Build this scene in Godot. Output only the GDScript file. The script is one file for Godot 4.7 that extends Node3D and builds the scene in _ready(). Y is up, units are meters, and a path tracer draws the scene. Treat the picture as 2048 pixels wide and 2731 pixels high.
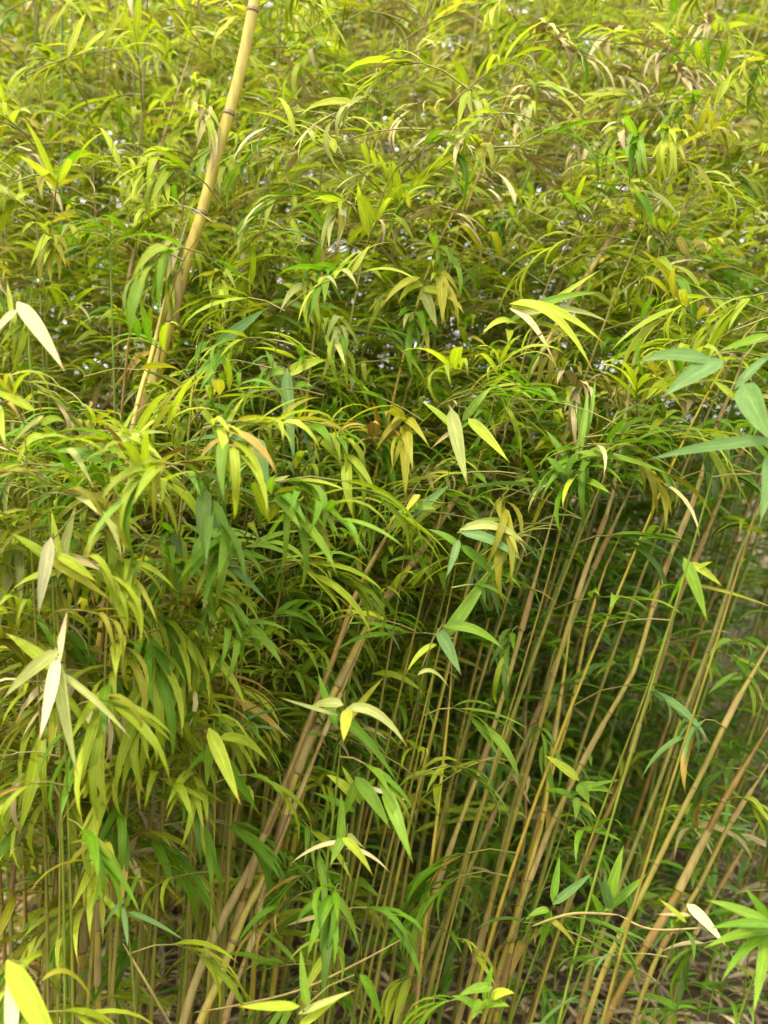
extends Node3D
# A dense bamboo thicket seen from its edge: leaning canes, arching leaf sprays, leaf litter.

const CAM_H := 1.9
const PITCH := -4.0
const FOV := 50.0
const FOCAL := 25.7
var rng := RandomNumberGenerator.new()
var taken := {}
var leaf_tex: ImageTexture
var leaf_mats := {}
var leaf_shapes: Array[ArrayMesh] = []
var ring_mesh: ArrayMesh
var culm_mats := {}
var litter_mat: StandardMaterial3D

# base colours of leaves, linear values (reflected and transmitted light together)
const PAL := {
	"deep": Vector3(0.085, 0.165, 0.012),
	"green": Vector3(0.145, 0.30, 0.012),
	"fresh": Vector3(0.20, 0.345, 0.025),
	"yellow_green": Vector3(0.30, 0.39, 0.018),
	"lime": Vector3(0.44, 0.53, 0.04),
	"olive": Vector3(0.34, 0.33, 0.025),
	"yellow": Vector3(0.50, 0.50, 0.06),
	"pale": Vector3(0.46, 0.50, 0.16),
	"straw": Vector3(0.46, 0.38, 0.19),
	"cream": Vector3(0.43, 0.42, 0.23),
	"glaucous": Vector3(0.16, 0.29, 0.085),
	"rust": Vector3(0.32, 0.22, 0.04),
}


func _ready() -> void:
	rng.seed = 41207
	clump.seed = 77
	clump.frequency = 1.0
	clump.fractal_octaves = 2
	set_stage()
	make_materials()
	make_ground()
	make_back_thicket()
	make_traced_canes()
	make_traced_sprays()
	make_filler_canes()
	make_undergrowth()


# ---------------------------------------------------------------- camera and light
func set_stage() -> void:
	var cam := Camera3D.new()
	cam.name = "camera"
	cam.fov = FOV
	cam.near = 0.05
	cam.far = 200.0
	add_child(cam)
	cam.position = Vector3(0, CAM_H, 0)
	cam.rotation_degrees.x = PITCH
	cam.current = true
	var lens := CameraAttributesPhysical.new()
	lens.frustum_focus_distance = 2.35
	lens.frustum_focal_length = FOCAL
	lens.exposure_aperture = 1.7
	cam.attributes = lens
	cam.fov = FOV
	var sky_mat := ProceduralSkyMaterial.new()
	sky_mat.sky_top_color = Color(0.97, 0.97, 0.96)
	sky_mat.sky_horizon_color = Color(0.75, 0.75, 0.74)
	sky_mat.sky_curve = 0.35
	sky_mat.ground_bottom_color = Color(0.25, 0.24, 0.18)
	sky_mat.ground_horizon_color = Color(0.45, 0.45, 0.40)
	sky_mat.sky_energy_multiplier = 1.0
	var sky := Sky.new()
	sky.sky_material = sky_mat
	var env := Environment.new()
	env.background_mode = Environment.BG_SKY
	env.sky = sky
	env.tonemap_mode = Environment.TONE_MAPPER_LINEAR
	env.tonemap_exposure = 5.7
	env.sdfgi_enabled = true
	env.ssao_enabled = true
	env.ssil_enabled = true
	var we := WorldEnvironment.new()
	we.name = "world_environment"
	we.environment = env
	add_child(we)
	var sun := DirectionalLight3D.new()
	sun.name = "sun"
	sun.light_energy = 0.5
	sun.light_angular_distance = 14.0
	sun.light_color = Color(1.0, 0.95, 0.84)
	sun.shadow_enabled = true
	add_child(sun)
	# high sun behind a thin veil, from over the photographer's left shoulder
	sun.look_at_from_position(Vector3(-2.2, 6.0, 2.2), Vector3.ZERO)


# ---------------------------------------------------------------- small helpers
func P(px: float, py: float, d: float) -> Vector3:
	# a point of the place at depth d metres, found along a line of sight of the photograph
	var k := tan(deg_to_rad(FOV) / 2.0) / 1365.5
	var v := Vector3((px - 1024.0) * k, -(py - 1365.5) * k, -1.0) * d
	return Vector3(0, CAM_H, 0) + v.rotated(Vector3.RIGHT, deg_to_rad(PITCH))


func mpp(d: float) -> float:
	return d * tan(deg_to_rad(FOV) / 2.0) / 1365.5


func numbered(called: String) -> String:
	if not taken.has(called):
		taken[called] = 0
		return called
	taken[called] += 1
	return "%s_%03d" % [called, taken[called]]


func thing(called: String, at: Vector3, label: String, category: String, group := "") -> Node3D:
	var o := Node3D.new()
	o.name = numbered(called)
	add_child(o)
	o.position = at
	o.set_meta("label", label)
	o.set_meta("category", category)
	if group != "":
		o.set_meta("group", group)
	return o


func part(called: String, mesh: Mesh, mat: Material, parent: Node3D) -> MeshInstance3D:
	var o := MeshInstance3D.new()
	o.name = called
	o.mesh = mesh
	if mat:
		o.material_override = mat
	parent.add_child(o, true)
	return o


func lin(v: Vector3) -> Color:
	return Color(v.x, v.y, v.z).linear_to_srgb()


func pick(w: Array) -> String:
	# w: [name, weight, name, weight, ...]
	var s := 0.0
	for i in range(1, w.size(), 2):
		s += w[i]
	var r := rng.randf() * s
	for i in range(1, w.size(), 2):
		r -= w[i]
		if r <= 0.0:
			return w[i - 1]
	return w[0]


func rf(a: float, b: float) -> float:
	return rng.randf_range(a, b)


# ---------------------------------------------------------------- materials
func make_materials() -> void:
	# veins along the blade, a paler midrib, small mottles and brown specks
	var w := 48
	var h := 192
	var img := Image.create(w, h, true, Image.FORMAT_RGB8)
	var n := FastNoiseLite.new()
	n.seed = 5
	n.frequency = 0.03
	for y in h:
		for x in w:
			var u := absf(x / float(w - 1) - 0.5) * 2.0
			var v := 0.86 + 0.07 * sin(x * 1.7) + 0.10 * n.get_noise_2d(x * 2.0, y * 0.6)
			if u < 0.09:
				v += 0.10
			var speck := n.get_noise_2d(x * 9.0 + 300.0, y * 5.0)
			var c := Color(v, v, v * 0.95)
			if speck > 0.52:
				c = Color(v * 0.8, v * 0.66, v * 0.5)
			# dried tip with a ragged edge
			if y / float(h) > 0.90 + 0.05 * n.get_noise_2d(x * 6.0, 90.0):
				c = Color(v * 0.98, v * 0.80, v * 0.72)
			img.set_pixel(x, y, c)
	img.generate_mipmaps()
	leaf_tex = ImageTexture.create_from_image(img)
	for k in PAL:
		for j in 2:
			var m := StandardMaterial3D.new()
			var f := 1.0 if j == 0 else 0.8
			m.albedo_color = lin(PAL[k] * f)
			m.albedo_texture = leaf_tex
			m.roughness = 0.5 if j == 0 else 0.58
			m.metallic_specular = 0.32
			m.cull_mode = BaseMaterial3D.CULL_DISABLED
			m.backlight_enabled = true
			m.backlight = Color(0.98, 1.0, 0.7) if k not in ["straw", "cream", "rust"] else Color(0.5, 0.45, 0.35)
			leaf_mats[k + str(j)] = m
	for s in [[0.6, 0.052], [1.2, 0.05], [1.8, 0.048], [2.4, 0.044], [1.0, 0.062], [1.6, 0.058], [2.9, 0.04]]:
		leaf_shapes.append(leaf_shape(s[0], s[1], 6))
	# culms: streaks along and blotches
	var spec := {
		"olive": [Color(0.38, 0.37, 0.11), Color(0.49, 0.46, 0.17), Color(0.31, 0.33, 0.09)],
		"tan": [Color(0.45, 0.41, 0.15), Color(0.54, 0.50, 0.20), Color(0.37, 0.35, 0.11)],
		"gold": [Color(0.55, 0.49, 0.14), Color(0.64, 0.59, 0.20), Color(0.48, 0.41, 0.13)],
		"brown": [Color(0.41, 0.33, 0.09), Color(0.50, 0.41, 0.13), Color(0.32, 0.25, 0.07)],
		"green": [Color(0.36, 0.44, 0.10), Color(0.46, 0.52, 0.14), Color(0.30, 0.36, 0.08)],
		"sheath": [Color(0.49, 0.43, 0.22), Color(0.57, 0.52, 0.30), Color(0.39, 0.33, 0.15)],
		"pink_sheath": [Color(0.44, 0.35, 0.16), Color(0.51, 0.42, 0.21), Color(0.35, 0.27, 0.11)],
		"joint": [Color(0.40, 0.32, 0.16), Color(0.52, 0.44, 0.24), Color(0.31, 0.24, 0.12)],
	}
	for k in spec:
		var nt := NoiseTexture2D.new()
		nt.width = 256
		nt.height = 256
		nt.seamless = true
		var fn := FastNoiseLite.new()
		fn.seed = hash(k) % 1000
		fn.frequency = 0.02
		fn.fractal_octaves = 4
		nt.noise = fn
		var g := Gradient.new()
		g.set_color(0, spec[k][2])
		g.set_color(1, spec[k][1])
		g.add_point(0.5, spec[k][0])
		nt.color_ramp = g
		var m := StandardMaterial3D.new()
		m.albedo_texture = nt
		m.uv1_triplanar = true
		m.uv1_scale = Vector3(9, 2.2, 9)
		m.roughness = 0.45 if not k.contains("sheath") else 0.75
		culm_mats[k] = m
	# one ring shared by all joints: a swelling with a groove, unit radius
	var prof := [[-0.55, 1.0], [-0.3, 1.13], [-0.05, 1.22], [0.08, 1.08], [0.22, 1.17], [0.5, 1.0]]
	var st := SurfaceTool.new()
	st.begin(Mesh.PRIMITIVE_TRIANGLES)
	for i in prof.size() - 1:
		for a in 10:
			var a0 := TAU * a / 10.0
			var a1 := TAU * (a + 1) / 10.0
			var q := [Vector3(cos(a0) * prof[i][1], prof[i][0], sin(a0) * prof[i][1]), Vector3(cos(a1) * prof[i][1], prof[i][0], sin(a1) * prof[i][1]),
				Vector3(cos(a1) * prof[i + 1][1], prof[i + 1][0], sin(a1) * prof[i + 1][1]), Vector3(cos(a0) * prof[i + 1][1], prof[i + 1][0], sin(a0) * prof[i + 1][1])]
			for t in [0, 1, 2, 0, 2, 3]:
				st.set_smooth_group(0)
				st.add_vertex(q[t])
	st.generate_normals()
	ring_mesh = st.commit()


func blade(t: float) -> float:
	# half width of a bamboo leaf along its length, 1 at the widest
	return clampf(pow(t, 0.5) * pow(1.0 - t, 1.15) / 0.366, 0.0, 1.0) if t < 0.999 else 0.0


func strip(mids: Array, sides: Array, ups: Array, half: float) -> ArrayMesh:
	# a leaf blade folded slightly along its midrib
	var v := PackedVector3Array()
	var nn := PackedVector3Array()
	var uv := PackedVector2Array()
	var ix := PackedInt32Array()
	var n := mids.size()
	for i in n:
		var t := i / float(n - 1)
		var w := half * maxf(blade(t), 0.08 if i == 0 else 0.0)
		for s in [-1.0, 0.0, 1.0]:
			v.append(mids[i] + sides[i] * s * w + ups[i] * absf(s) * w * 0.32)
			nn.append((ups[i] - sides[i] * s * 0.32).normalized())
			uv.append(Vector2(0.5 + 0.5 * s, t))
	for i in n - 1:
		var a := i * 3
		for k in 2:
			var p := a + k
			if i < n - 2:
				ix.append_array([p, p + 1, p + 3, p + 1, p + 4, p + 3])
			else:
				ix.append_array([p, p + 1, p + 4])
	var arr := []
	arr.resize(Mesh.ARRAY_MAX)
	arr[Mesh.ARRAY_VERTEX] = v
	arr[Mesh.ARRAY_NORMAL] = nn
	arr[Mesh.ARRAY_TEX_UV] = uv
	arr[Mesh.ARRAY_INDEX] = ix
	var m := ArrayMesh.new()
	m.add_surface_from_arrays(Mesh.PRIMITIVE_TRIANGLES, arr)
	return m


func leaf_shape(arc: float, half: float, n: int) -> ArrayMesh:
	# unit-long leaf along +Z, up +Y, bending down by arc radians
	var mids := []
	var sides := []
	var ups := []
	var p := Vector3.ZERO
	for i in n + 1:
		var t := i / float(n)
		var a := 0.30 - arc * pow(t, 1.3)
		mids.append(p)
		sides.append(Vector3.RIGHT)
		ups.append(Vector3(0, cos(a), -sin(a)))
		p += Vector3(0, sin(a), cos(a)) / n
	return strip(mids, sides, ups, half)


func tube(pts: Array, radii: Array, sides: int) -> ArrayMesh:
	var v := PackedVector3Array()
	var nn := PackedVector3Array()
	var ix := PackedInt32Array()
	var n := pts.size()
	var side := Vector3.RIGHT
	for i in n:
		var tan_: Vector3 = (pts[mini(i + 1, n - 1)] - pts[maxi(i - 1, 0)]).normalized()
		side = (side - tan_ * side.dot(tan_)).normalized()
		var other := tan_.cross(side)
		for a in sides:
			var an := TAU * a / sides
			var o := side * cos(an) + other * sin(an)
			v.append(pts[i] + o * radii[i])
			nn.append(o)
	for i in n - 1:
		for a in sides:
			var p := i * sides + a
			var q := i * sides + (a + 1) % sides
			ix.append_array([p, p + sides, q, q, p + sides, q + sides])
	# close the top end
	v.append(pts[n - 1])
	nn.append((pts[n - 1] - pts[n - 2]).normalized())
	for a in sides:
		ix.append_array([(n - 1) * sides + (a + 1) % sides, (n - 1) * sides + a, v.size() - 1])
	var arr := []
	arr.resize(Mesh.ARRAY_MAX)
	arr[Mesh.ARRAY_VERTEX] = v
	arr[Mesh.ARRAY_NORMAL] = nn
	arr[Mesh.ARRAY_INDEX] = ix
	var m := ArrayMesh.new()
	m.add_surface_from_arrays(Mesh.PRIMITIVE_TRIANGLES, arr)
	return m


# ---------------------------------------------------------------- ground
func make_ground() -> void:
	var nt := NoiseTexture2D.new()
	nt.width = 512
	nt.height = 512
	nt.seamless = true
	var fn := FastNoiseLite.new()
	fn.seed = 9
	fn.frequency = 0.03
	fn.fractal_octaves = 5
	nt.noise = fn
	var g := Gradient.new()
	g.set_color(0, Color(0.17, 0.12, 0.06))
	g.set_color(1, Color(0.40, 0.30, 0.16))
	g.add_point(0.5, Color(0.28, 0.21, 0.10))
	nt.color_ramp = g
	var m := StandardMaterial3D.new()
	m.albedo_texture = nt
	m.uv1_triplanar = true
	m.uv1_world_triplanar = true
	m.uv1_scale = Vector3(1.3, 1.3, 1.3)
	m.roughness = 0.95
	# gently uneven ground
	var st := SurfaceTool.new()
	st.begin(Mesh.PRIMITIVE_TRIANGLES)
	st.set_smooth_group(0)
	var xs := [-60.0, -20.0]
	for i in 41:
		xs.append(-8.0 + i * 0.4)
	xs.append_array([20.0, 60.0])
	var zs := [-60.0, -20.0]
	for i in 31:
		zs.append(-11.0 + i * 0.4)
	zs.append_array([10.0, 60.0])
	for i in xs.size() - 1:
		for j in zs.size() - 1:
			var q := []
			for c in [[0, 0], [1, 0], [1, 1], [0, 1]]:
				var x: float = xs[i + c[0]]
				var z: float = zs[j + c[1]]
				q.append(Vector3(x, ground_y(x, z), z))
			for t in [0, 1, 2, 0, 2, 3]:
				st.add_vertex(q[t])
	st.index()
	st.generate_normals()
	var o := part("ground", st.commit(), m, self)
	o.set_meta("kind", "structure")
	o.set_meta("label", "brown earth under the bamboo thicket")
	# dead leaves lying on the earth
	var mm := MultiMesh.new()
	mm.transform_format = MultiMesh.TRANSFORM_3D
	mm.use_colors = true
	mm.mesh = leaf_shape(0.5, 0.07, 4)
	mm.instance_count = 17000
	for i in mm.instance_count:
		var x := rf(-3.2, 3.2)
		var z := rf(-7.5, -1.6)
		var b := Basis(Vector3.UP, rf(0, TAU)) * Basis(Vector3.RIGHT, rf(-0.25, 0.25)) * Basis(Vector3.BACK, rf(-0.5, 0.5))
		var l := rf(0.08, 0.17)
		mm.set_instance_transform(i, Transform3D(b.scaled(Vector3(l, l, l)), Vector3(x, ground_y(x, z) + rf(0.004, 0.05), z)))
		var k := rf(0.5, 1.1)
		mm.set_instance_color(i, Color(0.38 * k, 0.27 * k, 0.13 * k) if rng.randf() < 0.75 else Color(0.5 * k, 0.42 * k, 0.25 * k))
	var lm := StandardMaterial3D.new()
	lm.vertex_color_use_as_albedo = true
	lm.albedo_texture = leaf_tex
	lm.roughness = 0.8
	lm.cull_mode = BaseMaterial3D.CULL_DISABLED
	var lo := MultiMeshInstance3D.new()
	lo.name = "leaf_litter"
	lo.multimesh = mm
	lo.material_override = lm
	add_child(lo)
	lo.set_meta("kind", "stuff")
	lo.set_meta("label", "dry brown leaf litter covering the earth")
	lo.set_meta("category", "leaf litter")


func ground_y(x: float, z: float) -> float:
	return 0.05 * sin(x * 1.3 + 0.4) * cos(z * 1.1) + 0.03 * sin(z * 2.3 + x)


# ---------------------------------------------------------------- where foliage stands, in metres of the place
func open_below(x: float) -> float:
	# under this height the front of the thicket is mostly bare canes
	if x < -0.15:
		return 0.98
	if x < 0.11:
		return lerpf(0.98, 1.40, (x + 0.15) / 0.26)
	if x < 0.42:
		return lerpf(1.40, 1.70, (x - 0.11) / 0.31)
	return lerpf(1.70, 1.90, clampf((x - 0.42) / 0.5, 0.0, 1.0))


var clump := FastNoiseLite.new()


func gap(p: Vector3) -> bool:
	# growth comes in clumps with hollows between them
	return clump.get_noise_3d(p.x * 1.6, p.y * 1.1, p.z * 1.6) < -0.26


func by_big_cane(p: Vector3) -> bool:
	# twigs are thinned out close round the biggest canes to keep them in view
	for k in ["L", "M", "N", "O"]:
		if not hero.has(k):
			continue
		if k == "L" and p.y > 1.7 or k == "O" and p.y < 1.95:
			continue
		for q in hero[k].path:
			if absf(q.x - p.x) < (0.14 if k != "O" else 0.2) and p.y - q.y < (0.34 if k != "O" else 0.12) and q.y - p.y < 0.08 and p.z > q.z - 0.1:
				return true
	return false


func front_depth(y: float) -> float:
	# the mound's face leans back as it rises
	if y < 1.5:
		return 2.45
	if y < 2.4:
		return lerpf(2.45, 2.9, (y - 1.5) / 0.9)
	return 2.9 + (y - 2.4) * 1.25


func tones(x: float, y: float, d: float) -> Array:
	if y > 2.5 and x > -0.1 and clump.get_noise_3d(x * 1.3 + 40.0, y * 1.3, 7.0) > 0.22:
		# dead tops
		return ["straw", 4, "cream", 2.0, "pale", 2, "lime", 2, "yellow_green", 1.5]
	if y > 2.35 and d > 2.7:  # paler mix: some of the crown's brightness is put into the leaf colour
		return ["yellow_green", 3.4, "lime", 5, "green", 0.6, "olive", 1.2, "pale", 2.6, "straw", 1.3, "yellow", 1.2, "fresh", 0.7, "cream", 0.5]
	if x > 0.15 and y < open_below(x) + 0.1:  # deeper greens low right: part leaf colour, part shade put into the tones
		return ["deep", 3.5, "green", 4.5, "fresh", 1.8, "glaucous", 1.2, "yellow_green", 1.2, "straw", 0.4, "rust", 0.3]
	if x < -0.45:
		return ["yellow_green", 4, "olive", 2.2, "lime", 2, "green", 2, "yellow", 0.7, "pale", 0.6, "rust", 0.3, "straw", 0.4]
	if y < 1.9 and x < 0.15:
		return ["green", 3.5, "fresh", 3.2, "yellow_green", 3, "deep", 1.0, "glaucous", 0.5, "olive", 1.0, "lime", 1.0, "rust", 0.4]
	return ["yellow_green", 4, "green", 2.5, "lime", 2, "olive", 1.4, "fresh", 1.2, "pale", 0.7, "straw", 0.5]


func leaf_basis(dir: Vector3, roll: float, l: float, wide: float) -> Basis:
	var f := dir.normalized()
	var up := Vector3.UP - f * f.y
	if up.length() < 0.15:
		up = Vector3(0, 0, 1) - f * f.z
	up = up.normalized().rotated(f, roll)
	var x := up.cross(f)
	return Basis(x * l * wide, up * l, f * l)


# ---------------------------------------------------------------- the mass behind: nobody could count it
func make_back_thicket() -> void:
	var root := Node3D.new()
	root.name = "background_foliage"
	add_child(root)
	root.set_meta("kind", "stuff")
	root.set_meta("label", "dense mass of bamboo leaves and canes filling the back of the thicket")
	root.set_meta("category", "foliage")
	var xf: Array[Transform3D] = []
	var cols: Array[Color] = []
	for i in 32000:
		var p: Vector3
		var band := rng.randf()
		var y: float
		var d: float
		var x: float
		var size := 1.0
		if i >= 27000:
			# far wall of the thicket
			y = rf(0.0, 8.0)
			d = rf(9.0, 12.0)
			x = rf(-0.45, 0.45) * d
			size = 2.0
		elif band < 0.50:
			# just behind the face of the mound
			y = rf(0.15, 4.3)
			d = front_depth(y) + rf(0.2, 1.3)
			x = rf(-0.42, 0.42) * d + rf(-0.15, 0.15)
			if y < open_below(x) and d < 3.7 and rng.randf() < 0.88:
				d += 1.4
		elif band < 0.70:
			# low growth further in
			y = rf(0.05, 2.8)
			d = rf(4.0, 7.5)
			x = rf(-0.5, 0.5) * d
		else:
			y = rf(1.5, 7.2)
			d = maxf(front_depth(y) * 0.75 + 1.2, rf(4.8, 9.5))
			size = lerpf(1.0, 1.7, (d - 4.8) / 4.7)
			x = rf(-0.45, 0.45) * d
		p = Vector3(x, y, -d)
		var az := rf(0, TAU)
		var out := Vector3(cos(az), rf(-0.1, 0.7), sin(az) + 0.45).normalized()
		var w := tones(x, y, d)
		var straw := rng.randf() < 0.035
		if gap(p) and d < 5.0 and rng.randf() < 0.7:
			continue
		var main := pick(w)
		var n := rng.randi_range(5, 8)
		for k in n:
			var a := az + rf(-1.3, 1.3)
			var dir := (out + Vector3(cos(a), rf(-0.6, 0.45), sin(a)) * 0.9)
			var l := rf(0.09, 0.17) * size
			var b := leaf_basis(dir, rf(-0.7, 0.7), l, rf(0.8, 1.5))
			b.y *= rf(0.5, 1.35)
			xf.append(Transform3D(b, p + out * (0.03 * k)))
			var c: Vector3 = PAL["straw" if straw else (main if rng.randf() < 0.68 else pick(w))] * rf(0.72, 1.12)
			cols.append(Color(c.x, c.y, c.z))
	var mm := MultiMesh.new()
	mm.transform_format = MultiMesh.TRANSFORM_3D
	mm.use_colors = true
	mm.mesh = leaf_shape(1.5, 0.048, 5)
	mm.instance_count = xf.size()
	for i in xf.size():
		mm.set_instance_transform(i, xf[i])
		mm.set_instance_color(i, cols[i])
	var m := StandardMaterial3D.new()
	m.vertex_color_use_as_albedo = true
	m.albedo_texture = leaf_tex
	m.roughness = 0.55
	m.metallic_specular = 0.32
	m.cull_mode = BaseMaterial3D.CULL_DISABLED
	m.backlight_enabled = true
	m.backlight = Color(0.98, 1.0, 0.7)
	var o := MultiMeshInstance3D.new()
	o.name = "leaf_mass"
	o.multimesh = mm
	o.material_override = m
	root.add_child(o)
	o.set_meta("kind", "stuff")
	# canes behind
	var st := {}
	for k in ["olive", "brown", "tan", "green"]:
		st[k] = SurfaceTool.new()
		st[k].begin(Mesh.PRIMITIVE_TRIANGLES)
	for i in 380:
		var d := rf(3.5, 9.0)
		var x := rf(-0.5, 0.4) * d
		var lean := lean_at(x) + rf(-0.10, 0.10)
		var h := minf(0.95 * d + rf(-0.3, 0.6), 7.4)
		var pts := []
		var rad := []
		var r := rf(0.005, 0.010)
		var base := Vector3(x, ground_y(x, -d) - 0.05, -d)
		for j in 9:
			var t := j / 8.0
			pts.append(base + Vector3(lean * h * pow(t, 1.2), h * t, 0.25 * t * t + rf(-0.01, 0.01)))
			rad.append(r * (1.0 - 0.7 * t))
		var k: String = pick(["olive", 3, "brown", 2, "tan", 2, "green", 2])
		st[k].append_from(tube(pts, rad, 5), 0, Transform3D.IDENTITY)
	for k in st:
		var c := part("cane_mass", st[k].commit(), culm_mats[k], root)
		c.set_meta("kind", "stuff")


func lean_at(x: float) -> float:
	return clampf(0.16 + 0.16 * x, 0.02, 0.36)


# ---------------------------------------------------------------- canes
func smooth_path(ctrl: Array, steps: int) -> Array:
	var c := Curve3D.new()
	for i in ctrl.size():
		var t: Vector3 = (ctrl[mini(i + 1, ctrl.size() - 1)] - ctrl[maxi(i - 1, 0)]) * 0.17
		c.add_point(ctrl[i], -t, t)
	var l := c.get_baked_length()
	var out := []
	for i in steps + 1:
		out.append(c.sample_baked(l * i / steps, true))
	return out


func cane(called: String, ctrl: Array, r0: float, r1: float, mat: String, label: String, group: String, detail: bool, category := "bamboo cane") -> Dictionary:
	# ctrl: world points, the first at the ground. Returns the node and its path.
	var base: Vector3 = ctrl[0]
	var root := thing(called, base, label, category, group)
	var l := 0.0
	for i in ctrl.size() - 1:
		l += ctrl[i].distance_to(ctrl[i + 1])
	var steps := clampi(int(l / 0.07), 8, 60)
	var path := smooth_path(ctrl, steps)
	var local := []
	var rad := []
	for i in path.size():
		var t := i / float(path.size() - 1)
		local.append(path[i] - base)
		rad.append(lerpf(r0, r1, t) * clampf((1.0 - t) / 0.15, 0.14, 1.0))
	part("culm", tube(local, rad, 9 if detail else 6), culm_mats[mat], root)
	var joints := []
	var at := rf(0.08, 0.2)
	while at < l - 0.05:
		var fi := at / l * (path.size() - 1)
		var i0 := int(fi)
		var p: Vector3 = local[i0].lerp(local[mini(i0 + 1, local.size() - 1)], fi - i0)
		var tg: Vector3 = (local[mini(i0 + 1, local.size() - 1)] - local[i0]).normalized()
		var r := lerpf(r0, r1, at / l) * clampf((1.0 - at / l) / 0.15, 0.14, 1.0)
		joints.append([p + base, tg, r, at / l])
		if detail:
			var q := part("joint", ring_mesh, culm_mats["joint"], root)
			q.transform = Transform3D(Basis(Quaternion(Vector3.UP, tg)).scaled_local(Vector3(r, maxf(r, 0.006) * 0.9, r)), p)
		at += rf(0.15, 0.24) * clampf(r0 / 0.010, 0.8, 1.25)
	if detail:
		# papery sheaths still clasping some of the joints
		for j in joints.size() - 1:
			if rng.randf() < 0.42:
				var a: float = joints[j][3]
				var b: float = lerpf(a, joints[j + 1][3], rf(0.35, 0.85))
				var sp := []
				var sr := []
				for k in 5:
					var t := lerpf(a, b, k / 4.0)
					var fi := t * (local.size() - 1)
					var i0 := int(fi)
					sp.append(local[i0].lerp(local[mini(i0 + 1, local.size() - 1)], fi - i0))
					sr.append(lerpf(r0, r1, t) * clampf((1.0 - t) / 0.15, 0.14, 1.0) * lerpf(1.22, 1.06, k / 4.0) + 0.0006)
				part("sheath", tube(sp, sr, 9), culm_mats["sheath" if rng.randf() < 0.55 else "pink_sheath"], root)
	return {"node": root, "base": base, "path": path, "joints": joints, "r0": r0, "r1": r1, "length": l}


func spray(c: Dictionary, from: Vector3, dir: Vector3, length: float, n: int, leaf_len: float, w: Array, mat := "olive") -> void:
	# a side twig with alternating leaves that arch over
	if by_big_cane(from) and rng.randf() < (0.92 if from.y > 1.95 else (0.45 if from.y > 0.95 else 0.75)):
		return
	var root: Node3D = c.node
	var base: Vector3 = c.base
	var f := dir.normalized()
	var pts := []
	var rad := []
	for i in 5:
		var t := i / 4.0
		pts.append(from - base + f * length * t + Vector3(0, -0.25 * length * t * t, 0))
		rad.append(lerpf(0.0022, 0.0009, t))
	var plume := rng.randf() < 0.55
	if plume:
		n += 2
		pts.clear()
		for i in 5:
			var t := i / 4.0
			pts.append(from - base + f * length * 1.25 * (t - 0.22 * t * t) + Vector3(0, -0.55 * length * t * t, 0))
	var b := part("branch", tube(pts, rad, 4), culm_mats[mat], root)
	var sidev := f.cross(Vector3.UP).normalized()
	var main := pick(w)
	for k in n:
		var t := lerpf(0.45, 1.0, k / float(maxi(n - 1, 1)))
		var fi := t * 4.0
		var i0 := mini(int(fi), 3)
		var p: Vector3 = pts[i0].lerp(pts[i0 + 1], fi - i0)
		var s := (1.0 if k % 2 == 0 else -1.0) * rf(0.35, 1.0) * (1.15 - 0.75 * t)
		var ld := (f * 0.8 + sidev * s + Vector3(rf(-0.2, 0.2), rf(-0.55, 0.35), rf(-0.1, 0.3)))
		var l := leaf_len * rf(0.7, 1.15)
		if plume:
			# leaves of one plume all sweep the same way and hang
			ld = (pts[i0 + 1] - pts[i0]).normalized() * 1.0 + sidev * s * 0.55 + Vector3(rf(-0.12, 0.12), rf(-0.25, 0.25) - 0.1, rf(0.0, 0.25))
			l *= 1.12
		var o := part("leaf", leaf_shapes[rng.randi() % leaf_shapes.size()], leaf_mats[(main if rng.randf() < 0.68 else pick(w)) + str(rng.randi() % 2)], b)
		o.transform = Transform3D(leaf_basis(ld, rf(-0.5, 0.5), l, rf(0.85, 1.25)), p)


func to_ground(ctrl: Array, slope: float) -> Array:
	# carry a path given from its lowest visible point on down to the earth
	var low: Vector3 = ctrl[0]
	var dir: Vector3 = ctrl[1] - ctrl[0]
	var k := dir.x / maxf(dir.y, 0.05)
	k = clampf(k, -0.6, 0.6) * slope
	var pts := []
	var g := ground_y(low.x - k * low.y, low.z) - 0.04
	var h := low.y - g
	if h > 0.05:
		pts.append(Vector3(low.x - k * h, g, low.z - 0.04 * h))
		if h > 0.4:
			pts.append(Vector3(low.x - k * h * 0.5, g + h * 0.5, low.z - 0.02 * h))
	pts.append_array(ctrl)
	return pts


var hero := {}


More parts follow.
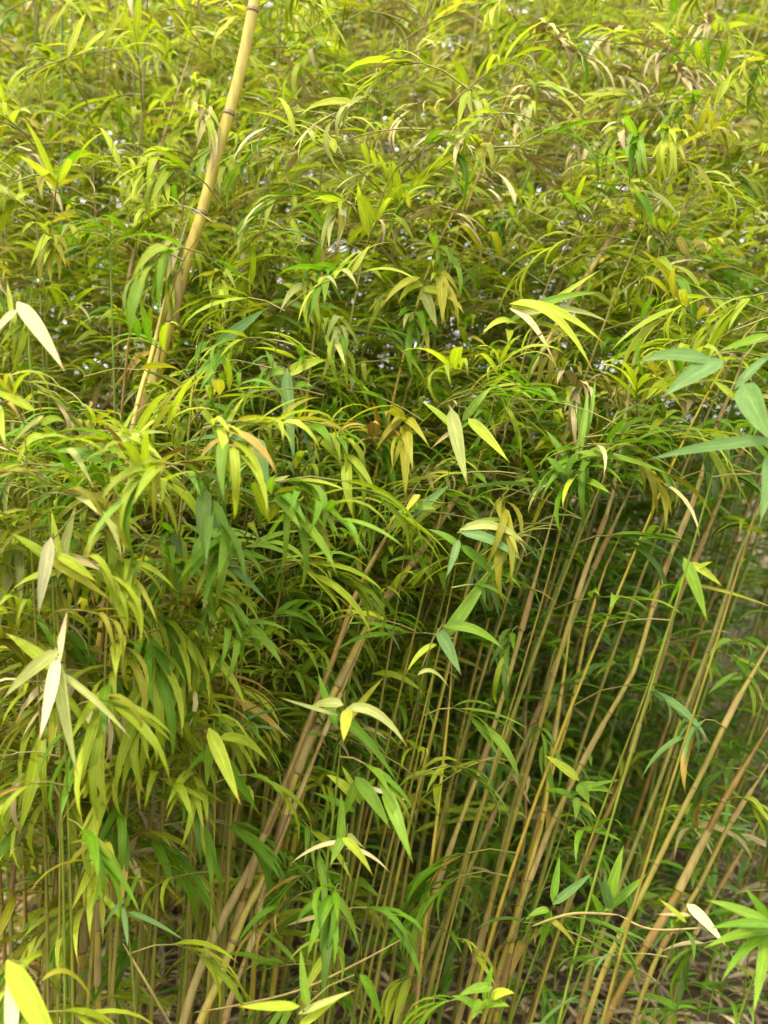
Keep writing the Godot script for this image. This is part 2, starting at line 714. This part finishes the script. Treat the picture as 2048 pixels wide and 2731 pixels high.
func make_traced_canes() -> void:
	# [key, material, bottom width, top width (photo pixels), depth, tip depth, points from bottom to top, label]
	var T := [
		["A", "tan", 20, 15, 2.55, 2.6, [[1117, 2515], [1147, 2416], [1228, 2188], [1289, 2027], [1370, 1756], [1440, 1500], [1500, 1290]], "straight tan cane rising from the bottom middle to the leaf pair beside the dark gap"],
		["B", "olive", 19, 13, 2.75, 2.8, [[1147, 2540], [1209, 2410], [1320, 2163], [1400, 1978], [1456, 1842], [1518, 1677], [1580, 1522], [1678, 1312], [1760, 1120]], "olive cane just behind the straight tan cane, bending more to the right"],
		["C", "tan", 20, 15, 2.6, 2.65, [[1400, 2380], [1470, 2200], [1540, 2060], [1612, 1925], [1690, 1790], [1728, 1664], [1777, 1510], [1851, 1331], [1900, 1164], [1968, 997], [2030, 830]], "tan cane leading up to the wide blue green leaves"],
		["D", "brown", 20, 15, 2.85, 2.85, [[1500, 2450], [1561, 2299], [1604, 2200], [1666, 2064], [1703, 1935], [1771, 1743], [1800, 1621], [1863, 1473], [1950, 1257], [2005, 1146], [2080, 960]], "brown jointed cane next to the one under the blue green leaves"],
		["E", "olive", 19, 13, 2.7, 2.75, [[1543, 2731], [1567, 2607], [1617, 2459], [1709, 2212], [1752, 2101], [1814, 1928], [1882, 1750], [1931, 1602], [1962, 1497], [2036, 1325], [2110, 1150]], "olive cane crossing behind the forked yellow green leaf pair"],
		["F", "tan", 23, 18, 2.4, 2.4, [[1573, 2694], [1617, 2570], [1666, 2466], [1715, 2379], [1765, 2274], [1826, 2151], [1888, 2027], [1956, 1885], [2042, 1737], [2140, 1560]], "long pale tan cane with a small shoot at its joint, leaving the frame at right"],
		["G", "brown", 30, 22, 2.5, 2.5, [[1600, 2760], [1647, 2657], [1728, 2515], [1789, 2416], [1845, 2305], [1919, 2157], [1993, 2033], [2090, 1870]], "stout brown cane with dark sheath in the lower right"],
		["H", "tan", 19, 15, 2.6, 2.6, [[1691, 2718], [1734, 2595], [1777, 2503], [1857, 2379], [1938, 2212], [2024, 2077], [2110, 1940]], "thin tan cane lowest of the leaning row at the right edge"],
		["I", "gold", 20, 14, 2.7, 2.75, [[1388, 2416], [1419, 2287], [1450, 2175], [1468, 2027], [1505, 1793], [1530, 1600]], "steeper golden cane between the leaning canes"],
		["J", "gold", 15, 10, 2.5, 2.5, [[1150, 2300], [1166, 2175], [1184, 2009], [1200, 1854], [1206, 1740]], "thin gold cane standing nearly upright left of the straight tan cane"],
		["K", "tan", 19, 13, 2.65, 2.75, [[1500, 1720], [1586, 1454], [1629, 1337], [1654, 1195], [1691, 960], [1728, 818], [1760, 660]], "pale cane climbing past the soft green spray in the middle right"],
		["L", "gold", 34, 16, 2.25, 3.15, [[531, 2731], [586, 2607], [648, 2441], [728, 2287], [784, 2077], [852, 1922], [913, 1802], [985, 1660], [1061, 1553], [1123, 1467], [1209, 1337], [1296, 1189], [1388, 1041], [1500, 840], [1641, 617], [1783, 395], [1880, 250]], "longest cane, running diagonally across the whole thicket"],
		["M", "sheath", 42, 14, 2.25, 2.5, [[487, 2731], [518, 2626], [574, 2484], [642, 2361], [710, 2220], [775, 2060], [840, 1890], [905, 1720], [980, 1570]], "thick pale sheathed cane at the outer side of the bottom bundle"],
		["N", "brown", 24, 12, 2.2, 2.5, [[598, 2731], [629, 2620], [678, 2503], [703, 2367], [760, 2210], [830, 2040], [900, 1870], [975, 1700], [1040, 1560]], "orange brown cane at the inner side of the bottom bundle"],
		["O", "gold", 46, 38, 2.72, 2.66, [[216, 2731], [216, 2400], [230, 2132], [262, 1800], [320, 1400], [390, 1080], [444, 895], [488, 728], [537, 574], [580, 407], [636, 210], [679, 0], [715, -200], [775, -520], [830, -800]], "thickest cane, yellow and tan, towering up through the upper left"],
		["P", "gold", 20, 14, 2.5, 2.9, [[330, 1300], [395, 979], [432, 837], [475, 670], [520, 520]], "thin golden cane close beside the thickest cane"],
		["AA", "brown", 18, 12, 3.0, 3.1, [[330, 820], [380, 610], [432, 383], [494, 185], [550, 0]], "thin brown cane rising left of the thickest cane near the top"],
		["Q", "brown", 22, 16, 2.6, 2.7, [[140, 2731], [150, 2400], [140, 2150], [165, 1800], [190, 1500]], "dark brown upright cane in the lower left, beside the thickest one"],
		["R", "gold", 24, 18, 2.5, 2.6, [[265, 2731], [262, 2450], [285, 2150], [300, 1900], [330, 1600]], "golden upright cane just right of the thickest one near the ground"],
		["S", "olive", 18, 14, 2.55, 2.7, [[40, 2731], [30, 2400], [60, 2100], [70, 1800], [100, 1500]], "olive upright cane nearest the lower left edge"],
		["T", "brown", 19, 14, 2.7, 2.8, [[505, 2731], [506, 2400], [506, 2132], [500, 1900], [480, 1650], [478, 1300]], "upright brown cane standing clear between the left bank and the bottom bundle"],
		["U", "straw", 0, 0, 0, 0, [], ""],
		["V", "brown", 26, 18, 2.35, 2.5, [[690, 2260], [750, 2110], [800, 1985], [845, 1870], [905, 1715], [960, 1560], [1060, 1380], [1150, 1230]], "orange brown cane under the drooping yellow leaf trio"],
		["W", "olive", 18, 12, 2.9, 2.95, [[1290, 2500], [1330, 2300], [1385, 2080], [1440, 1880], [1490, 1690]], "dull olive cane set back between the straight tan and golden canes"],
		["X", "brown", 16, 12, 2.95, 3.0, [[1250, 2731], [1310, 2500], [1395, 2250], [1400, 1900], [1420, 1780]], "dark thin cane half lost in the shade at lower middle"],
		["Y", "olive", 17, 12, 3.0, 3.0, [[1780, 2731], [1850, 2500], [1960, 2300], [2060, 2130]], "shaded olive cane behind the row at the lower right corner"],
		["Z", "gold", 17, 12, 2.9, 2.9, [[1460, 2100], [1520, 1900], [1560, 1700], [1620, 1500], [1680, 1380]], "yellowish cane hidden halfway behind the soft green tuft"],
	]
	for t in T:
		if t[6].is_empty():
			continue
		var pts := []
		var n: int = t[6].size()
		for i in n:
			pts.append(P(t[6][i][0], t[6][i][1], lerpf(t[4], t[5], i / float(n - 1))))
		pts = to_ground(pts, 0.75)
		var c := cane("bamboo_cane", pts, t[2] * mpp(t[4]) * 0.38, t[3] * mpp(t[5]) * 0.38, t[1], t[7], "large canes at the front of the thicket", true)
		hero[t[0]] = c
		# a few small leafy twigs on the upper joints
		for j in c.joints:
			var p: Vector3 = j[0]
			if j[3] > 0.5 and rng.randf() < 0.35:
				if p.y < open_below(p.x) and rng.randf() < 0.7:
					continue
				var az := rf(0.2, PI - 0.2)
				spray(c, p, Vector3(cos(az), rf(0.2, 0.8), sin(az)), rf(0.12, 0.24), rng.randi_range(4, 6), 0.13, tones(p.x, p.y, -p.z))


# ---------------------------------------------------------------- traced leaf sprays: each on a thin stem of its own
func traced_leaf(root: Node3D, base: Vector3, b: Vector3, t: Vector3, half: float, sag: float, pal: String, tilt: float) -> void:
	var len_ := b.distance_to(t)
	var ctrl := (b + t) * 0.5 + Vector3(rf(-0.06, 0.06) * len_, sag, rf(0.0, 0.12) * len_)
	var face := Vector3(rf(-0.3, 0.3) + tilt * 0.3, rf(0.4, 0.8), 0.0)
	var toward := rf(0.8, 1.2)
	var twist := rf(-0.35, 0.35)
	var mids := []
	var sides := []
	var ups := []
	var n := 9
	for i in n + 1:
		var s := i / float(n)
		var p := b.lerp(ctrl, s).lerp(ctrl.lerp(t, s), s)
		var tg := (ctrl - b).lerp(t - ctrl, s).normalized()
		var look := (Vector3(0, CAM_H, 0) - p).normalized()
		var nrm := (look * toward + face).normalized()
		var sd := nrm.cross(tg).normalized().rotated(tg, twist * s)
		mids.append(p - base)
		sides.append(sd)
		ups.append(tg.cross(sd).normalized())
	part("leaf", strip(mids, sides, ups, half), leaf_mats[pal + "0"], root)


func make_traced_sprays() -> void:
	# [node x, y, depth, lean, label, [[tip x, tip y, width, sag, tone, depth change, (base x, base y)], ...]]
	var S := [
		[150, 1720, 1.85, 0.06, "young cane with large pale drooping leaves at the left edge", [[-10, 1872, 46, 20, "pale", 0.02], [112, 1930, 40, 6, "cream", -0.08], [228, 2040, 42, 70, "pale", -0.04], [345, 1962, 24, 25, "pale", 0.0], [-20, 1690, 44, 18, "lime", 0.05], [190, 1630, 26, 6, "straw", 0.1], [300, 2050, 24, 90, "yellow_green", 0.1]]],
		[140, 1440, 1.90, 0.08, "young cane with a yellow green fan of leaves above the pale drooping ones", [[95, 1632, 42, 8, "cream", -0.05], [237, 1565, 38, 10, "lime", -0.05], [288, 1592, 34, 25, "yellow", -0.02], [348, 1530, 26, 28, "straw", 0.05], [-10, 1400, 36, 14, "yellow_green", 0.0], [212, 1322, 34, 0, "pale", 0.1], [160, 1335, 30, 2, "lime", 0.1], [20, 1560, 34, 30, "lime", 0.05], [400, 1420, 26, 40, "lime", 0.1, 255, 1335], [330, 1410, 30, 16, "yellow", 0.0, 250, 1340]]],
		[285, 1150, 1.95, 0.1, "leafy young cane with arching lime leaves at upper left", [[440, 1232, 24, 62, "lime", 0.0], [390, 1268, 26, 20, "lime", -0.04], [36, 1242, 26, 60, "lime", 0.0, 110, 1165], [256, 1278, 24, 50, "pale", -0.05, 185, 1185], [460, 1150, 22, 50, "pale", 0.1], [110, 1210, 36, 30, "green", 0.05], [380, 1090, 20, 10, "yellow_green", 0.1], [430, 1330, 20, 70, "lime", 0.0, 320, 1180]]],
		[105, 1075, 1.85, 0.04, "stem bearing crossed pale leaves beside the left edge", [[-15, 1005, 34, 8, "lime", 0.0], [30, 1170, 20, 8, "pale", 0.0], [180, 1120, 26, 30, "yellow_green", 0.05], [-10, 1200, 40, 40, "lime", -0.1, -20, 1080]]],
		[35, 805, 1.85, 0.03, "stem with one broad bleached leaf at the left edge", [[150, 972, 56, 10, "cream", -0.06], [-30, 900, 30, 20, "straw", 0.0], [10, 730, 22, 0, "yellow_green", 0.05]]],
		[30, 2560, 1.75, 0.0, "low shoot with a broad green leaf in the bottom left corner", [[175, 2900, 74, 14, "lime", -0.1], [15, 2900, 46, 4, "cream", -0.1], [110, 2560, 22, 40, "yellow_green", 0.05], [270, 2650, 18, 120, "olive", 0.1, 100, 2610]]],
		[918, 1858, 2.00, 0.12, "stem with a trio of drooping yellow leaves at the middle", [[818, 1912, 34, 24, "pale", 0.0], [913, 1992, 38, 4, "yellow", -0.08], [1086, 2004, 34, 78, "pale", -0.03], [745, 1842, 14, 0, "pale", 0.05], [1060, 2080, 40, 60, "green", 0.08], [840, 1790, 30, 10, "green", 0.1], [1010, 1810, 22, 16, "olive", 0.15]]],
		[955, 2075, 2.10, 0.14, "leafy shoot with bright green leaves below the yellow leaf trio", [[1030, 2200, 44, 10, "fresh", -0.05], [890, 2200, 32, 20, "fresh", 0.0], [1085, 2110, 16, 10, "cream", 0.0], [860, 2040, 34, 16, "lime", 0.05], [915, 2010, 22, 30, "yellow_green", 0.05], [1010, 2060, 30, 14, "green", 0.1], [830, 2110, 26, 8, "green", 0.1]]],
		[925, 2212, 2.05, 0.14, "shoot with hanging yellow green leaves near the bottom bundle", [[1002, 2345, 30, 34, "lime", -0.03], [968, 2280, 28, 6, "pale", 0.0], [872, 2330, 32, 30, "fresh", -0.03], [1030, 2310, 18, 40, "straw", 0.05], [790, 2280, 16, 44, "straw", 0.05], [905, 2110, 30, 4, "fresh", 0.05]]],
		[570, 1935, 2.05, 0.08, "stem with one broad yellow green leaf above the bottom bundle", [[655, 2128, 46, 22, "lime", -0.05], [700, 2045, 40, 52, "yellow_green", 0.02], [560, 2110, 32, 10, "fresh", 0.0], [480, 2080, 26, 40, "green", 0.05], [690, 2170, 50, 60, "green", 0.1]]],
		[510, 1800, 2.15, 0.08, "young cane with upright deep green leaves left of the diagonal cane", [[405, 1590, 30, 4, "green", 0.0], [570, 1590, 34, 4, "fresh", 0.0], [500, 1600, 24, 0, "yellow_green", 0.05], [350, 1860, 30, 20, "glaucous", 0.05], [610, 1700, 28, 10, "green", 0.05], [440, 1920, 28, 20, "green", 0.0]]],
		[1978, 962, 1.85, 0.2, "cane tip with wide blue green leaves at the right edge", [[1690, 962, 50, 42, "glaucous", 0.0, 1895, 950], [1795, 1068, 72, 24, "glaucous", -0.06, 1930, 968], [2062, 1180, 84, 8, "glaucous", -0.12], [1930, 915, 34, 14, "fresh", 0.05, 2060, 890], [2080, 930, 34, 10, "glaucous", 0.0], [1880, 985, 22, 4, "yellow_green", 0.08]]],
		[2065, 1180, 1.83, 0.2, "stem at the right edge with a long thin blue green leaf pointing across", [[1715, 1206, 40, 20, "glaucous", -0.05], [2002, 1378, 50, 30, "glaucous", -0.05], [2120, 1300, 40, 20, "green", 0.0]]],
		[1838, 1490, 2.10, 0.25, "stem with a forked pair of yellow green leaves among the leaning canes", [[1890, 1650, 38, 10, "fresh", -0.05], [1932, 1572, 32, 14, "lime", 0.0], [1900, 1500, 20, 10, "yellow_green", 0.02], [2060, 1625, 12, 18, "olive", 0.1], [1790, 1610, 22, 20, "green", 0.1]]],
		[1545, 1195, 2.25, 0.22, "cane crowned by a soft green spray in the middle right", [[1775, 1268, 30, 26, "fresh", -0.05], [1715, 1172, 34, 6, "yellow_green", 0.0], [1562, 1040, 24, 0, "fresh", 0.05], [1600, 1010, 20, 0, "fresh", 0.1], [1460, 1240, 36, 20, "green", 0.0], [1640, 1310, 34, 14, "fresh", -0.08], [1580, 1330, 30, 8, "yellow_green", -0.08], [1690, 1230, 24, 14, "green", 0.05], [1470, 1150, 26, 14, "green", 0.05], [1500, 1330, 28, 20, "green", 0.0]]],
		[1235, 1400, 2.15, 0.2, "arching spray of pale green striped leaves over the dark hollow", [[1402, 1500, 36, 34, "glaucous", -0.05], [1395, 1440, 30, 62, "pale", 0.0], [1380, 1395, 22, 50, "fresh", 0.05], [1180, 1530, 26, 10, "glaucous", 0.0], [1320, 1520, 30, 10, "green", 0.05], [1150, 1420, 26, 16, "green", 0.08]]],
		[1180, 1665, 2.15, 0.18, "stem with a bowed bright green leaf below the dark hollow", [[1362, 1732, 34, 46, "fresh", -0.03], [1222, 1790, 40, 6, "glaucous", -0.04], [1300, 1500, 44, 0, "fresh", 0.08], [1345, 1475, 30, 0, "yellow_green", 0.1], [1080, 1760, 24, 30, "lime", 0.05], [1190, 1850, 14, 60, "pale", 0.0, 1125, 1780]]],
		[1225, 1085, 2.20, 0.2, "stem with two hanging spear leaves across the diagonal cane", [[1242, 1292, 46, 12, "pale", -0.05, 1205, 1095], [1354, 1228, 40, 10, "lime", -0.05, 1255, 1112], [1320, 1040, 28, 10, "fresh", 0.05], [1140, 1180, 16, 6, "straw", 0.05], [1110, 1060, 24, 14, "yellow_green", 0.05]]],
		[1370, 790, 2.45, 0.22, "cane whose crown arches over in lime plumes above the leaning canes", [[1575, 1000, 34, 110, "lime", -0.1], [1618, 915, 38, 70, "lime", -0.05], [1492, 972, 24, 60, "straw", -0.05], [1650, 860, 28, 60, "pale", 0.0], [1540, 880, 26, 30, "yellow_green", 0.0], [1280, 880, 26, 34, "lime", 0.0], [1340, 930, 26, 14, "yellow_green", -0.05], [1610, 780, 30, 50, "fresh", 0.05], [1600, 700, 22, 20, "lime", 0.1]]],
		[808, 2690, 1.85, 0.05, "low star shaped shoot of green leaves at the bottom middle", [[655, 2640, 34, 6, "lime", -0.05], [815, 2540, 28, 0, "fresh", 0.0], [932, 2620, 24, 4, "pale", 0.0], [908, 2715, 30, 8, "lime", -0.05], [730, 2760, 30, 8, "green", -0.05], [1010, 2690, 30, 40, "green", 0.05, 945, 2600]]],
		[1840, 2415, 2.05, 0.2, "dry twig with one bleached leaf in front of the leaning row", [[1910, 2505, 34, 14, "cream", -0.02], [1780, 2440, 16, 4, "straw", 0.05], [1760, 2390, 18, 10, "yellow_green", 0.05]]],
		[2075, 2440, 1.85, 0.12, "shoot of long green leaves reaching in from the lower right edge", [[1870, 2390, 40, 20, "fresh", 0.0], [1885, 2470, 34, 26, "green", -0.03], [1890, 2545, 40, 30, "fresh", -0.05], [1925, 2620, 34, 36, "green", -0.05], [1960, 2330, 30, 10, "green", 0.05], [2000, 2660, 36, 20, "fresh", -0.05]]],
		[1545, 2080, 2.40, 0.22, "bright green leaf tuft hanging between the leaning canes", [[1470, 2040, 30, 16, "lime", -0.03], [1590, 2150, 40, 20, "fresh", -0.05], [1650, 2110, 34, 24, "fresh", 0.0], [1520, 2170, 26, 16, "fresh", 0.0], [1640, 2050, 20, 16, "green", 0.05], [1450, 2120, 22, 26, "green", 0.05], [1600, 2190, 18, 30, "lime", 0.0]]],
		[1480, 2400, 2.25, 0.2, "low shoot with raised grey green leaves at lower middle right", [[1576, 2318, 28, 4, "glaucous", 0.0], [1495, 2260, 26, 0, "green", 0.05], [1400, 2470, 26, 20, "fresh", 0.0], [1440, 2560, 28, 20, "green", 0.0], [1540, 2500, 20, 34, "olive", 0.05]]],
		[1625, 2400, 2.20, 0.2, "low shoot with upright bright green leaves amid the row of canes", [[1680, 2270, 36, 4, "fresh", 0.0], [1600, 2290, 30, 2, "glaucous", 0.02], [1720, 2330, 28, 6, "green", 0.05], [1560, 2330, 24, 4, "green", 0.06]]],
		[1300, 2640, 1.95, 0.08, "low bushy shoot of bright green leaves at the bottom, right of middle", [[1220, 2600, 34, 16, "fresh", 0.0], [1380, 2620, 34, 16, "lime", -0.02], [1270, 2720, 34, 14, "fresh", -0.05], [1360, 2700, 34, 16, "fresh", -0.05], [1300, 2540, 26, 4, "green", 0.05], [1200, 2680, 28, 24, "green", 0.0]]],
		[330, 2400, 2.00, 0.05, "thin grey green shoot between the left bank and the upright brown cane", [[260, 2520, 14, 30, "glaucous", 0.0], [370, 2490, 18, 6, "glaucous", 0.0], [490, 2500, 18, 30, "glaucous", 0.03], [400, 2260, 16, 4, "fresh", 0.05], [240, 2360, 20, 14, "yellow_green", 0.05]]],
		[870, 2390, 2.15, 0.1, "green shoot arching over the shade right of the bottom bundle", [[975, 2520, 26, 70, "fresh", 0.0], [800, 2480, 26, 50, "green", 0.0], [905, 2500, 24, 20, "green", 0.0], [770, 2470, 16, 10, "straw", 0.05]]],
		[690, 1160, 2.30, 0.12, "cane with long bowed blue green leaves over the dark gap at left middle", [[712, 1300, 44, 40, "glaucous", -0.05], [500, 1170, 20, 40, "glaucous", 0.0], [560, 1300, 18, 20, "pale", 0.0, 690, 1180], [780, 1245, 24, 4, "pale", 0.0, 700, 1290], [600, 1330, 30, 30, "fresh", 0.0]]],
		[560, 1400, 2.20, 0.1, "bushy young cane of fresh green leaves in the left middle", [[640, 1520, 44, 24, "fresh", -0.05], [700, 1440, 40, 26, "fresh", 0.0], [520, 1540, 36, 14, "fresh", -0.05], [480, 1400, 30, 14, "green", 0.0], [610, 1310, 30, 8, "glaucous", 0.05], [720, 1580, 34, 30, "glaucous", 0.0], [590, 1600, 34, 12, "fresh", -0.04], [740, 1500, 34, 34, "green", 0.05]]],
		[770, 980, 2.50, 0.14, "cane with a long hanging blue green leaf in the centre", [[785, 1220, 40, 6, "glaucous", -0.05], [690, 1010, 30, 30, "fresh", 0.0], [860, 950, 40, 14, "lime", 0.0], [840, 1040, 30, 16, "green", 0.0], [700, 930, 26, 14, "green", 0.05]]],
		[560, 905, 2.45, 0.14, "stem with one long grey green leaf slanting beside the thickest cane", [[705, 815, 36, 8, "glaucous", 0.05], [520, 980, 24, 10, "green", 0.0], [640, 990, 30, 20, "green", 0.0]]],
		[820, 770, 2.65, 0.18, "cane with curled pale plumes left of the centre top", [[745, 830, 26, 50, "pale", 0.0], [870, 900, 26, 40, "lime", -0.05], [830, 880, 22, 16, "pale", -0.05], [760, 740, 30, 20, "lime", 0.0], [900, 840, 24, 40, "fresh", 0.0], [700, 800, 24, 40, "fresh", 0.05]]],
		[1130, 740, 2.65, 0.2, "cane with a yellow forked plume at upper centre", [[1010, 820, 26, 30, "yellow", 0.0], [1060, 810, 26, 34, "lime", 0.0], [1165, 870, 36, 4, "pale", -0.05], [1230, 830, 30, 30, "lime", 0.0], [1200, 760, 34, 20, "olive", 0.05]]],
		[1095, 1335, 2.25, 0.15, "stem with a small curled golden leaf at the centre", [[1080, 1362, 22, 14, "yellow", -0.03, 1115, 1325], [1160, 1370, 34, 6, "fresh", 0.0], [1040, 1420, 26, 14, "green", 0.05], [1200, 1300, 30, 6, "glaucous", 0.03]]],
	]
	for s in S:
		var d: float = s[2]
		var node := P(s[0], s[1], d)
		var lean: float = s[3]
		var h := node.y
		var gx := node.x - lean * h
		var ctrl := [Vector3(gx, ground_y(gx, node.z - 0.25) - 0.03, node.z - 0.25), Vector3(node.x - lean * h * 0.55, h * 0.45, node.z - 0.22), Vector3(node.x - lean * h * 0.12, h * 0.85, node.z - 0.08), node]
		var c := cane("young_bamboo", ctrl, rf(0.0035, 0.0055), 0.0014, pick(["olive", 2, "green", 2, "tan", 1]), s[4], "young leafy canes at the front", false, "bamboo")
		var root: Node3D = c.node
		var b := part("branch", tube([node - c.base - Vector3(0, 0.02, 0.01), node - c.base + Vector3(0, 0.004, 0), node - c.base + Vector3(0.003, 0.012, 0.004)], [0.0015, 0.0016, 0.001], 4), culm_mats["olive"], root)
		var k := mpp(d)
		# smaller twigs lower on the same stem
		for q in 3:
			var jt: Vector3 = c.path[int((0.93 - 0.07 * q) * (c.path.size() - 1))]
			var az := rf(-0.2, PI + 0.2)
			if jt.x < 0.2 or q == 0:
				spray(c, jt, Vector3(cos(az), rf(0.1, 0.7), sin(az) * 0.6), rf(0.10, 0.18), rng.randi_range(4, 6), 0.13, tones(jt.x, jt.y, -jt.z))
		var nth := 0
		for l in s[5]:
			# leaves leave the stem one above the other
			var bp: Vector3 = c.path[c.path.size() - 1].lerp(c.path[c.path.size() - 2], clampf(nth * 0.16, 0.0, 1.0))
			nth += 1
			if l.size() > 6:
				bp = P(l[6], l[7], d)
				# its own thin stalk from the node
				part("stalk", tube([node - c.base, (node + bp) * 0.5 - c.base + Vector3(0, 0.01, 0), bp - c.base], [0.0014, 0.0012, 0.0009], 4), culm_mats["olive"], b)
			traced_leaf(b, c.base, bp + Vector3(rf(-0.01, 0.01), rf(-0.02, 0.005), 0), P(l[0], l[1], d + l[5]) + Vector3(rf(-0.012, 0.012), rf(-0.02, 0.01), rf(-0.05, 0.05)), l[2] * k * 0.42, l[3] * k, l[4], rf(-0.4, 0.4))


# ---------------------------------------------------------------- the leafy canes that make up the face of the mound
const NTH := ["first", "second", "third", "fourth", "fifth", "sixth", "seventh", "eighth", "ninth", "tenth", "eleventh", "twelfth", "thirteenth", "fourteenth", "fifteenth", "sixteenth", "seventeenth", "eighteenth", "nineteenth", "twentieth"]


func make_filler_canes() -> void:
	# rows from front to back: [depth, number, height, leaf length, place in words]
	var rows := [
		[2.35, 9, 1.85, 0.155, "leafy cane in the nearest row over the left bank", -0.42, -0.10],
		[2.55, 14, 2.2, 0.15, "leafy cane in the front row under the crown"],
		[2.85, 16, 2.65, 0.145, "leafy cane in the second row, mid height"],
		[3.2, 18, 3.05, 0.14, "leafy cane in the third row below the pale crown"],
		[3.65, 18, 3.5, 0.135, "arching cane in the lower half of the pale crown"],
		[4.2, 18, 4.0, 0.13, "arching cane in the upper half of the pale crown"],
		[4.8, 18, 4.5, 0.13, "tall cane at the hazy top of the crown"],
	]
	for r in rows:
		var count := 0
		for i in r[1]:
			var d: float = r[0] + rf(-0.15, 0.18)
			var top_x: float = lerpf(r[5] if r.size() > 5 else -0.40, r[6] if r.size() > 5 else 0.40, (i + 0.5) / r[1]) * d + rf(-0.05, 0.05)
			var h: float = r[2] + rf(-0.25, 0.2)
			var lean := lean_at(top_x) + rf(-0.06, 0.06)
			var gx := top_x - lean * h
			var sway := rf(-0.08, 0.12)
			var ctrl := [Vector3(gx, ground_y(gx, -d) - 0.04, -d), Vector3(gx + lean * h * 0.22, h * 0.33, -d + 0.02), Vector3(gx + lean * h * 0.55, h * 0.66, -d + 0.06), Vector3(gx + lean * h * 0.85, h * 0.90, -d + 0.15), Vector3(top_x + 0.06 + sway, h * 0.98, -d + 0.32)]
			if r[0] < 3.0 and top_x > 0.2 and i % 2 == 0:
				continue
			var side: String = NTH[count] + " from the left edge"
			count += 1
			var c := cane("leafy_cane", ctrl, rf(0.005, 0.009), 0.0015, pick(["olive", 3, "green", 2, "tan", 1.5, "gold", 1, "brown", 1.5]), r[4] + ", " + side, "leafy canes of the mound", false)
			var total := 0
			for k in 28:
				var t := lerpf(0.25, 1.0, pow((k + rf(0, 1)) / 28.0, 0.8))
				var fi: float = t * (c.path.size() - 1)
				var i0 := mini(int(fi), c.path.size() - 2)
				var p: Vector3 = c.path[i0].lerp(c.path[i0 + 1], fi - i0)
				if p.y < open_below(p.x) - 0.05 and rng.randf() < (0.86 if p.x > -0.1 else 0.76):
					continue
				if gap(p) and rng.randf() < 0.75:
					continue
				if p.y > 2.0 + 0.72 * (-p.z - 1.5) + 0.5:
					continue
				var az := rf(-0.5, PI + 0.5)
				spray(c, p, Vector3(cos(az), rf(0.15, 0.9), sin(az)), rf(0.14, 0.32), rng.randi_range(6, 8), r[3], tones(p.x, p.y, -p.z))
				total += 1


# ---------------------------------------------------------------- low growth and dry bits near the ground
func make_undergrowth() -> void:
	for i in 18:
		var d := rf(2.5, 3.6)
		var x := lerpf(-0.40, 0.40, (i + 0.5) / 18.0) * d
		var h := rf(0.35, 0.85)
		var lean := rf(0.0, 0.3)
		var g := ground_y(x, -d)
		var ctrl := [Vector3(x, g - 0.03, -d), Vector3(x + lean * h * 0.4, g + h * 0.5, -d + 0.03), Vector3(x + lean * h, g + h, -d + 0.12)]
		var c := cane("bamboo_shoot", ctrl, 0.004, 0.0013, pick(["green", 2, "olive", 1, "tan", 1]), "low leafy shoot near the ground, " + NTH[i] + " from the left edge", "low shoots on the thicket floor", false, "bamboo")
		for k in 5:
			var t := lerpf(0.45, 1.0, k / 4.0)
			var p: Vector3 = c.path[int(t * (c.path.size() - 1))]
			var az := rf(-0.3, PI + 0.3)
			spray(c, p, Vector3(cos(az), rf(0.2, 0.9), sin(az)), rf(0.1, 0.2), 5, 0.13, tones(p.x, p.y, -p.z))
	# dry straws fallen across
	var dry := [
		[[327, 2515], [390, 2620], [470, 2760], 2.2, 7, "dry pale straw leaning across the lower left shade"],
		[[1420, 2470], [1525, 2437], [1650, 2440], 2.15, 7, "dead arched twig, paler end, crossing the row of canes low down"],
		[[520, 2700], [800, 2640], [1080, 2500], 2.2, 6, "long dry straw lying slantwise over the bottom bundle"],
		[[1650, 2440], [1735, 2478], [1870, 2475], 2.2, 6, "second dead twig lying level in front of the leaning row"],
	]
	for q in dry:
		var d: float = q[3]
		var a := P(q[0][0], q[0][1], d)
		var pts := [a, P(q[1][0], q[1][1], d - 0.03), P(q[2][0], q[2][1], d + 0.02)]
		var root := thing("dry_twig", a, q[5], "twig", "dead twigs and straws")
		var path := smooth_path(pts, 14)
		var loc := []
		var rad := []
		for i in path.size():
			loc.append(path[i] - a)
			rad.append(q[4] * mpp(d) * 0.5 * clampf(0.25 + 1.5 * sin(PI * i / (path.size() - 1)), 0.2, 1.0))
		part("stem", tube(loc, rad, 6), culm_mats["sheath"], root)
